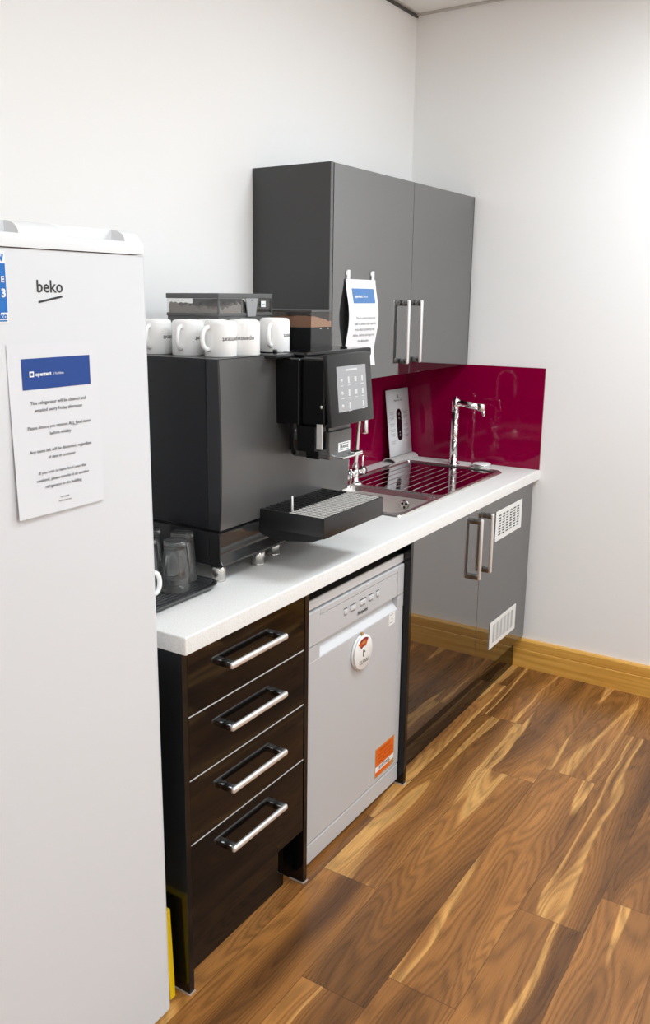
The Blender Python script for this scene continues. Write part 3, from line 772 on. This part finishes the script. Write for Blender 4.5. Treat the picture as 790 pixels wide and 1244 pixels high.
# outlet block under the screen
nb = obj('outlet_block', MB().box(-1.700, -1.583, -.641, -.52, 1.206, 1.282, .004, 3).box(-1.690, -1.590, -.632, -.52, 1.280, 1.301), 'mfront', cm, smooth=30)
obj('spout_housing', MB().box(-1.752, -1.700, -.630, -.5455, 1.232, 1.301, .003).box(-1.752, -1.700, -.640, -.60, 1.215, 1.238, .003).cyl((-1.747, -.562, 1.225), .011, .08, n=16), 'mblk', cm)
obj('steam_grip', MB().box(-1.7545, -1.7515, -.652, -.634, 1.243, 1.309, .001), 'barm', cm, label='brushed steel grip plate')
lb = MB().box(-1.655, -1.594, -.6418, -.641, 1.222, 1.2465, mi=0).text('FRANKE', (-1.6245, -.6421, 1.2305), width=.044, size=.011, mi=1, bold=.0003)
lb.box(-1.650, -1.599, -.6421, -.6416, 1.242, 1.2435, mi=1).box(-1.650, -1.599, -.6421, -.6416, 1.2255, 1.227, mi=1)
obj('label', lb, ['white', 'ink'], nb, label='white maker plate')
obj('lever', MB().box(-1.672, -1.566, -.668, -.634, 1.207, 1.2125, .002).box(-1.600, -1.560, -.664, -.640, 1.2105, 1.216, .002), 'chrome', nb, label='chrome lever tab')
obj('hot_water_rod', MB().tube([(-1.372, -.516, 1.055), (-1.372, -.516, 1.115)], .0028, 8), 'chrome', cm)
# drip tray
TX0, TX1, TYF, TYB, TZ = -1.822, -1.508, -.704, -.470, 1.0785
t = MB()
t.box(TX0, TX1, TYF, TYF+.008, TZ-.054, TZ, .002); t.box(TX0, TX0+.006, TYF+.004, TYB, TZ-.050, TZ, .0015); t.box(TX1-.006, TX1, TYF+.004, TYB, TZ-.054, TZ, .0015)
t.box(TX0+.004, TX1-.004, TYB-.004, TYB+.002, TZ-.04, TZ, .001)
t.poly([(TX0+.001, TYF+.004, TZ-.053), (TX0+.001, TYF+.035, TZ-.066), (TX0+.001, -.560, TZ-.080), (TX0+.001, -.505, TZ-.070), (TX0+.001, -.475, TZ-.046), (TX0+.001, -.475, TZ-.02), (TX0+.001, TYF+.004, TZ-.02)], (TX1-TX0-.002, 0, 0))
dt = obj('drip_tray', t, 'mtray', cm, smooth=30)
ysp = -.588
g1 = MB(); g2 = MB()
n = 18
for k in range(n):
    x = TX0+.012+(TX1-TX0-.024)*k/(n-1)
    g1.box(x-.0030, x+.0030, ysp, TYB-.006, TZ-.0022, TZ-.0008)
for k in range(6):
    y = ysp+.006+(TYB-.012-ysp)*k/5; g1.box(TX0+.007, TX1-.007, y-.0016, y+.0016, TZ-.006, TZ-.0035)
n = 20
for k in range(n):
    x = TX0+.011+(TX1-TX0-.022)*k/(n-1)
    g2.box(x-.0038, x+.0038, TYF+.009, ysp-.001, TZ-.0014, TZ-.0002)
for k in range(8):
    y = TYF+.016+(ysp-TYF-.024)*k/7; g2.box(TX0+.007, TX1-.007, y-.0009, y+.0009, TZ-.0040, TZ-.0022)
obj('drip_grate', g1, 'grate', dt, label='black plastic grate at the back of the tray')
obj('drip_grate', g2, 'grates', dt, label='steel grate at the front of the tray')
obj('guide_pin', MB().tube([(-1.800, -.590, TZ-.003), (-1.800, -.590, TZ+.042)], [.0032, .0022], 8), 'white', dt, label='thin white upright pin')

# bean hopper (two chambers) and powder hopper
def heap(x0, x1, y0, y1, zb, h, seed, amp=.006):
    rg = random.Random(seed); n = 26
    ph = [rg.uniform(0, 6) for _ in range(6)]
    def fz(u, v):
        return h*(.72+.28*math.sin(3.0*u+ph[0])*math.cos(2.2*v+ph[1]))+amp*(math.sin(31*u+ph[2]+7*v)*math.sin(27*v+ph[3]))+rg.uniform(-amp, amp)*.6
    mb = MB()
    V = [[mb.bm.verts.new((x0+(x1-x0)*i/n, y0+(y1-y0)*j/n, zb+max(.004, fz(i/n, j/n)))) for j in range(n+1)] for i in range(n+1)]
    B = [[mb.bm.verts.new((x0+(x1-x0)*i/n, y0+(y1-y0)*j/n, zb)) for j in range(n+1)] for i in range(n+1)]
    for i in range(n):
        for j in range(n): mb.bm.faces.new((V[i][j], V[i+1][j], V[i+1][j+1], V[i][j+1]))
        for j in (0, n):
            mb.bm.faces.new((V[i][j], V[i+1][j], B[i+1][j], B[i][j])); mb.bm.faces.new((V[j][i], V[j][i+1], B[j][i+1], B[j][i]))
    bmesh.ops.recalc_face_normals(mb.bm, faces=mb.bm.faces)
    return mb
HX0, HX1, HY0, HY1 = -1.800, -1.555, -.350, -.165
hp = obj('bean_hopper', MB().box(HX0+.003, HX1-.003, HY0+.003, HY1, 1.4832, 1.5870, .003).box(HX0, HX1, HY0, HY1, 1.5795, 1.5880, .001), 'lidg', cm, label='smoked bean hopper with a grey lid')
c = MB()
for a in ((HX0+.001, HX1-.001, HY0+.001, HY0+.003), (HX0+.001, HX1-.001, HY1-.003, HY1-.001), (HX0+.001, HX0+.003, HY0+.003, HY1-.003), (HX1-.003, HX1-.001, HY0+.003, HY1-.003)): c.box(*a, 1.588, 1.626)
obj('window', c, 'clear', hp)
obj('divider', MB().box(-1.694, -1.690, HY0+.004, HY1-.004, 1.588, 1.626), 'lidg', hp)
for a in (HX0, HX1-.004): obj('corner_post', MB().box(a, a+.004, HY0-.0005, HY0+.004, 1.588, 1.627), 'lidg', hp)
q_ = obj('coffee_beans', heap(HX0+.005, -1.695, HY0+.005, HY1-.005, 1.588, .026, 3), 'bean', hp, label='roasted beans in the left chamber'); q_['kind'] = 'stuff'
q_ = obj('coffee_beans', heap(-1.689, HX1-.005, HY0+.005, HY1-.005, 1.588, .034, 5), 'beand', hp, label='dark beans in the right chamber'); q_['kind'] = 'stuff'
obj('lid', MB().box(HX0-.001, HX1+.001, HY0-.001, HY1+.001, 1.6265, 1.6405, .002), 'lidg', hp)
obj('lock', MB().poly([(-1.6835, HY0-.0035, 1.6275), (-1.6285, HY0-.0035, 1.6275), (-1.6390, HY0-.0035, 1.578), (-1.6740, HY0-.0035, 1.578)], (0, .003, 0)).box(-1.660, -1.652, HY0-.0042, HY0-.003, 1.621, 1.6235, mi=1), ['lock', 'rubber'], hp, label='grey funnel-shaped latch')
obj('label', MB().box(-1.610, -1.588, HY0-.0012, HY0-.0005, 1.6035, 1.620, mi=0).box(-1.606, -1.592, HY0-.0014, HY0-.001, 1.611, 1.6125, mi=1), ['white', 'inkg'], hp)
PX0, PX1, PY0, PY1 = -1.503, -1.386, -.452, -.246
ph_ = obj('powder_hopper', MB().box(PX0+.002, PX1-.002, PY0+.002, PY1, 1.4832, 1.5455, .002), 'blkplas', cm, label='black powder hopper with a clear band')
c = MB()
for a in ((PX0, PX1, PY0, PY0+.002), (PX0, PX1, PY1-.002, PY1), (PX0, PX0+.002, PY0+.002, PY1-.002), (PX1-.002, PX1, PY0+.002, PY1-.002)): c.box(*a, 1.546, 1.589)
obj('window', c, 'smoke', ph_)
q_ = obj('cocoa_powder', heap(PX0+.003, PX1-.003, PY0+.003, PY1-.003, 1.546, .032, 8, .0015), 'powder', ph_); q_['kind'] = 'stuff'
obj('lid', MB().box(PX0-.001, PX1+.001, PY0-.001, PY1+.001, 1.5890, 1.5965, .0015), 'lidg', ph_)
for a in (-1.455, -1.415): obj('catch', MB().box(a, a+.006, PY0-.001, PY0+.002, 1.5405, 1.5435), 'barm', ph_)
obj('cup_rail', MB().box(-1.775, -1.520, -.500, -.42, 1.4832, 1.4865, .001), 'mblk', cm)

# ------------------------------------------------------------------ mugs
def mug(rm=.041, hm=.090):
    t = thing('mug', '', 'mug', (0, 0, 0))
    p = [(rm-.006, .003), (rm-.004, .0), (rm-.001, .0), (rm, .002), (rm, hm-.010), (rm-.0025, hm-.003), (rm-.008, hm), (rm-.013, hm), (rm-.015, hm-.0022), (0, hm-.0022)]
    q = [(rm-.006, .003), (rm-.0045, .02), (rm-.0045, hm-.012), (0, hm-.008)]
    obj('cup', MB().lathe(p, (0, 0, 0), 'z', 40).lathe(q, (0, 0, 0), 'z', 40), 'ceramic', t)
    h = []
    for k in range(17):
        a = -PI/2+PI*k/16
        h.append((rm-.003+.027*max(0, math.cos(a))**.55, 0, .046+.027*math.sin(a)))
    obj('handle', MB().tube(h, .0062, 12, flat=.8), 'ceramic', t)
    def wr(x, y):   # wrapped on the cup, upside down
        a = PI/2-x/rm*1.; return Vector(((rm+.0003)*math.cos(a), (rm+.0003)*math.sin(a), .048-y))
    tb = MB().text('opentext', (0, 0, 0), width=.058, size=.0165, wrap=wr, bold=.0002)
    obj('lettering', tb, 'ink', t, label='black upside-down maker lettering')
    return t
m0 = mug()
AZ = math.radians(213.5)
def put(x, y, z, th, label, first=False):
    az = math.atan2(CY-y, CX-x)+math.radians(th)
    g = 'upturned white mugs on the coffee machine'
    if first:
        m0.location = (x, y, z); m0.rotation_euler = (0, 0, az); m0['label'] = label; m0['group'] = g
    else: copy_tree(m0, (x, y, z), az, label, g)
zt = 1.4833
put(-1.920, -.236, zt, -24, 'upturned white mug on the coffee machine, nearest the fridge and partly behind it', True)
put(-1.910, -.337, zt, -24, 'upturned white mug second from the fridge, in the front row on the coffee machine')
put(-1.904, -.440, zt, -44, 'upturned white mug at the front corner of the coffee machine, handle towards the fridge')
put(-1.822, -.452, zt, -92, 'upturned white mug with printed name in full view, tucked behind the front corner mug')
put(-1.812, -.338, zt, -100, 'upturned white mug in the back row, only its base showing above the front corner mug')
put(-1.718, -.368, zt, -80, 'upturned white mug in the back row, right below the bean hopper latch')
put(-1.700, -.462, zt+.0035, -14, 'upturned white mug standing apart beside the black powder hopper')
def put2(x, y, th, label):
    copy_tree(m0, (x, y, .9265), math.radians(th), label, 'white mugs on the black tray')
put2(-2.262, -.468, -14, 'white mug on the black tray, its handle poking out low beside the fridge')
put2(-2.263, -.385, -20, 'white mug on the black tray behind the fridge, only a sliver of handle showing')

# ------------------------------------------------------------------ tray and glasses
ty = thing('serving_tray', 'black ribbed rectangular tray with rounded corners, under the glasses', 'tray', (-2.155, -.33, ZW))
tb = bmesh.new()
sb = tb
TXa, TXb, TYa, TYb = -2.308, -1.998, -.515, -.130
r0 = rect(TXa+.012, TXb-.012, TYa+.012, TYb-.012, ZW+.0004, .03, 6)
r1 = rect(TXa, TXb, TYa, TYb, ZW+.0145, .04, 6); r2_ = rect(TXa+.0005, TXb-.0005, TYa+.0005, TYb-.0005, ZW+.0165, .04, 6)
r3 = rect(TXa+.006, TXb-.006, TYa+.006, TYb-.006, ZW+.0165, .036, 6); r4 = rect(TXa+.015, TXb-.015, TYa+.015, TYb-.015, ZW+.0065, .03, 6)
sb.faces.new(r0[::-1]); bridge(r0, r1); bridge(r1, r2_); bridge(r2_, r3); bridge(r3, r4); sb.faces.new(r4)
bmesh.ops.recalc_face_normals(sb, faces=sb.faces)
x_ = MB(); x_.bm.free(); x_.bm = tb
obj('pan', x_, 'traym', ty, smooth=40)
rb = MB()
for k in range(30):
    y = TYa+.022+(TYb-TYa-.044)*k/29
    rb.box(TXa+.022, TXb-.022, y-.003, y+.003, ZW+.006, ZW+.0085, .0008, 1)
obj('ribs', rb, 'traym', ty)
ZG = ZW+.0088
def tumbler():
    t = thing('tumbler', '', 'glass', (0, 0, 0))
    H = .128
    p = [(.0350, 0), (.0360, .0008), (.0360, .003), (.0338, .05), (.0306, .095), (.0285, .1085), (.0287, .112), (.0290, .1235), (.0275, .127), (.024, H), (0, H-.002),
         ]
    q = [(0, .1125), (.022, .1120), (.0262, .1060), (.0290, .092), (.0320, .05), (.0342, .003), (.0350, 0)]
    obj('glass_body', MB().lathe(p+q, (0, 0, 0), 'z', 40), 'glass', t)
    return t
g0 = tumbler()
gl = [(-2.097, -.444, 'upturned clear tumbler at the front of the group on the black tray'),
      (-2.029, -.406, 'upturned clear tumbler behind the front one, closest to the coffee machine'),
      (-2.128, -.372, 'upturned clear tumbler cut by the fridge edge, left of the front one'),
      (-2.052, -.315, 'upturned clear tumbler furthest back on the tray, beside the fridge edge')]
for i, (x, y, lb_) in enumerate(gl):
    if i == 0: g0.location = (x, y, ZG); g0['label'] = lb_; g0['group'] = 'upturned tumblers on the tray'
    else: copy_tree(g0, (x, y, ZG), i*1.1, lb_, 'upturned tumblers on the tray')

# ------------------------------------------------------------------ leaflet stand
lf = thing('leaflet_stand', 'white instruction card with a dark oval panel in an acrylic stand, by the splashback', 'leaflet', (-.12, -.05, ZW))
lx0, lx1 = -.232, -.019
yb_, yt_ = -.054, -.021
lz0, lz1 = .9330, 1.2310
def lp(u, v, e=0.): return (lx0+(lx1-lx0)*u, yb_+(yt_-yb_)*v-e, lz0+(lz1-lz0)*v)
cd_ = obj('card', MB().grid(lambda u, v: lp(u, v), 1, 1), 'paper2', lf)
so_ = cd_.modifiers.new('thickness', 'SOLIDIFY'); so_.thickness = .003; so_.offset = 0
ov = MB(); n = 40; pts = []
for k in range(n):
    a = 2*PI*k/n; cu, cv = .5, .46
    du_, dv_ = .115*math.cos(a), .075*math.sin(a)+(.165 if math.sin(a) > 0 else -.165)
    pts.append(lp(cu+du_, cv+dv_, .0022))
ov.quad(pts)
for v in (.62, .56, .35, .30): ov.lathe([(0, -.0001), (.006, 0)], lp(.5, v, .0028), 'y', 12, mi=1)
obj('pictured_control', ov, ['blkplas', 'inkg'], lf, label='dark oval control panel picture')
tx = MB(); tr_ = MB()
def ltext(mb, s, u, v, w, size, e=.0021):
    mb.text(s, (0, 0, 0), width=w, size=size, wrap=lambda x, y: lp(u+x/(lx1-lx0), v+y/(lz1-lz0), e))
ltext(tx, 'How to use', .5, .815, .075, .012); 
tx.quad([lp(.46, .87, .0021), lp(.53, .87, .0021), lp(.53, .885, .0021), lp(.46, .885, .0021)]); tx.quad([lp(.48, .89, .0021), lp(.51, .89, .0021), lp(.495, .93, .0021)])
for u, vs in ((.2, (.66, .59, .48, .40, .33, .22)), (.8, (.64, .57, .44, .36, .28))):
    for v in vs:
        ltext(tr_, 'Press and hold', u, v, .044, .008); ltext(tr_, 'for water', u, v-.028, .034, .008)
obj('lettering', tx, 'ink', lf); obj('lettering', tr_, 'inkg', lf, label='grey instruction text')
ar = []
for k in range(11):
    a = PI*k/10; ar.append((-.0525-.034*math.cos(a), ZW+.0012+.020*math.sin(a)))
inn = [(-.0525-.030*math.cos(PI*k/10), ZW+.0012+.0165*math.sin(PI*k/10)) for k in range(10, -1, -1)]
obj('stand', MB().poly([(lx0-.006, y, z) for y, z in ar+inn], (lx1-lx0+.010, 0, 0)), 'acry', lf, smooth=40)

# ------------------------------------------------------------------ lights
def panel(x, y, w, h, p, col=(1, .985, .96)):
    l = bpy.data.lights.new('ceiling_panel_light', 'AREA'); l.shape = 'RECTANGLE'; l.size = w; l.size_y = h; l.energy = p; l.color = col
    o = bpy.data.objects.new('ceiling_panel_light', l); COL.objects.link(o); o.location = (x, y, ZC-.012); return o
LC = (.875, .965, 1.03)
panel(-2.80, -1.75, .6, .6, 15, LC)
panel(-5.05, -1.90, .6, .6, 8, LC)
panel(-1.00, -1.70, .6, .6, 31, LC)
panel(-2.80, -3.7, .6, .6, 17, LC)
panel(-5.05, -3.7, .6, .6, 18, LC)
panel(-1.00, -3.7, .6, .6, 32, LC)
W = bpy.data.worlds.new('world'); SC.world = W; W.use_nodes = True
W.node_tree.nodes['Background'].inputs[0].default_value = (1, 1, 1, 1); W.node_tree.nodes['Background'].inputs[1].default_value = .3

SC.view_settings.view_transform = 'Standard'; SC.view_settings.look = 'None'; SC.view_settings.gamma = 1; SC.view_settings.use_curve_mapping = False
SC.view_settings.exposure = .11
SC.cycles.use_denoising = True
SC.cycles.max_bounces = 12; SC.cycles.diffuse_bounces = 6; SC.cycles.glossy_bounces = 6; SC.cycles.transmission_bounces = 12; SC.cycles.transparent_max_bounces = 12
SC.cycles.sample_clamp_indirect = 6
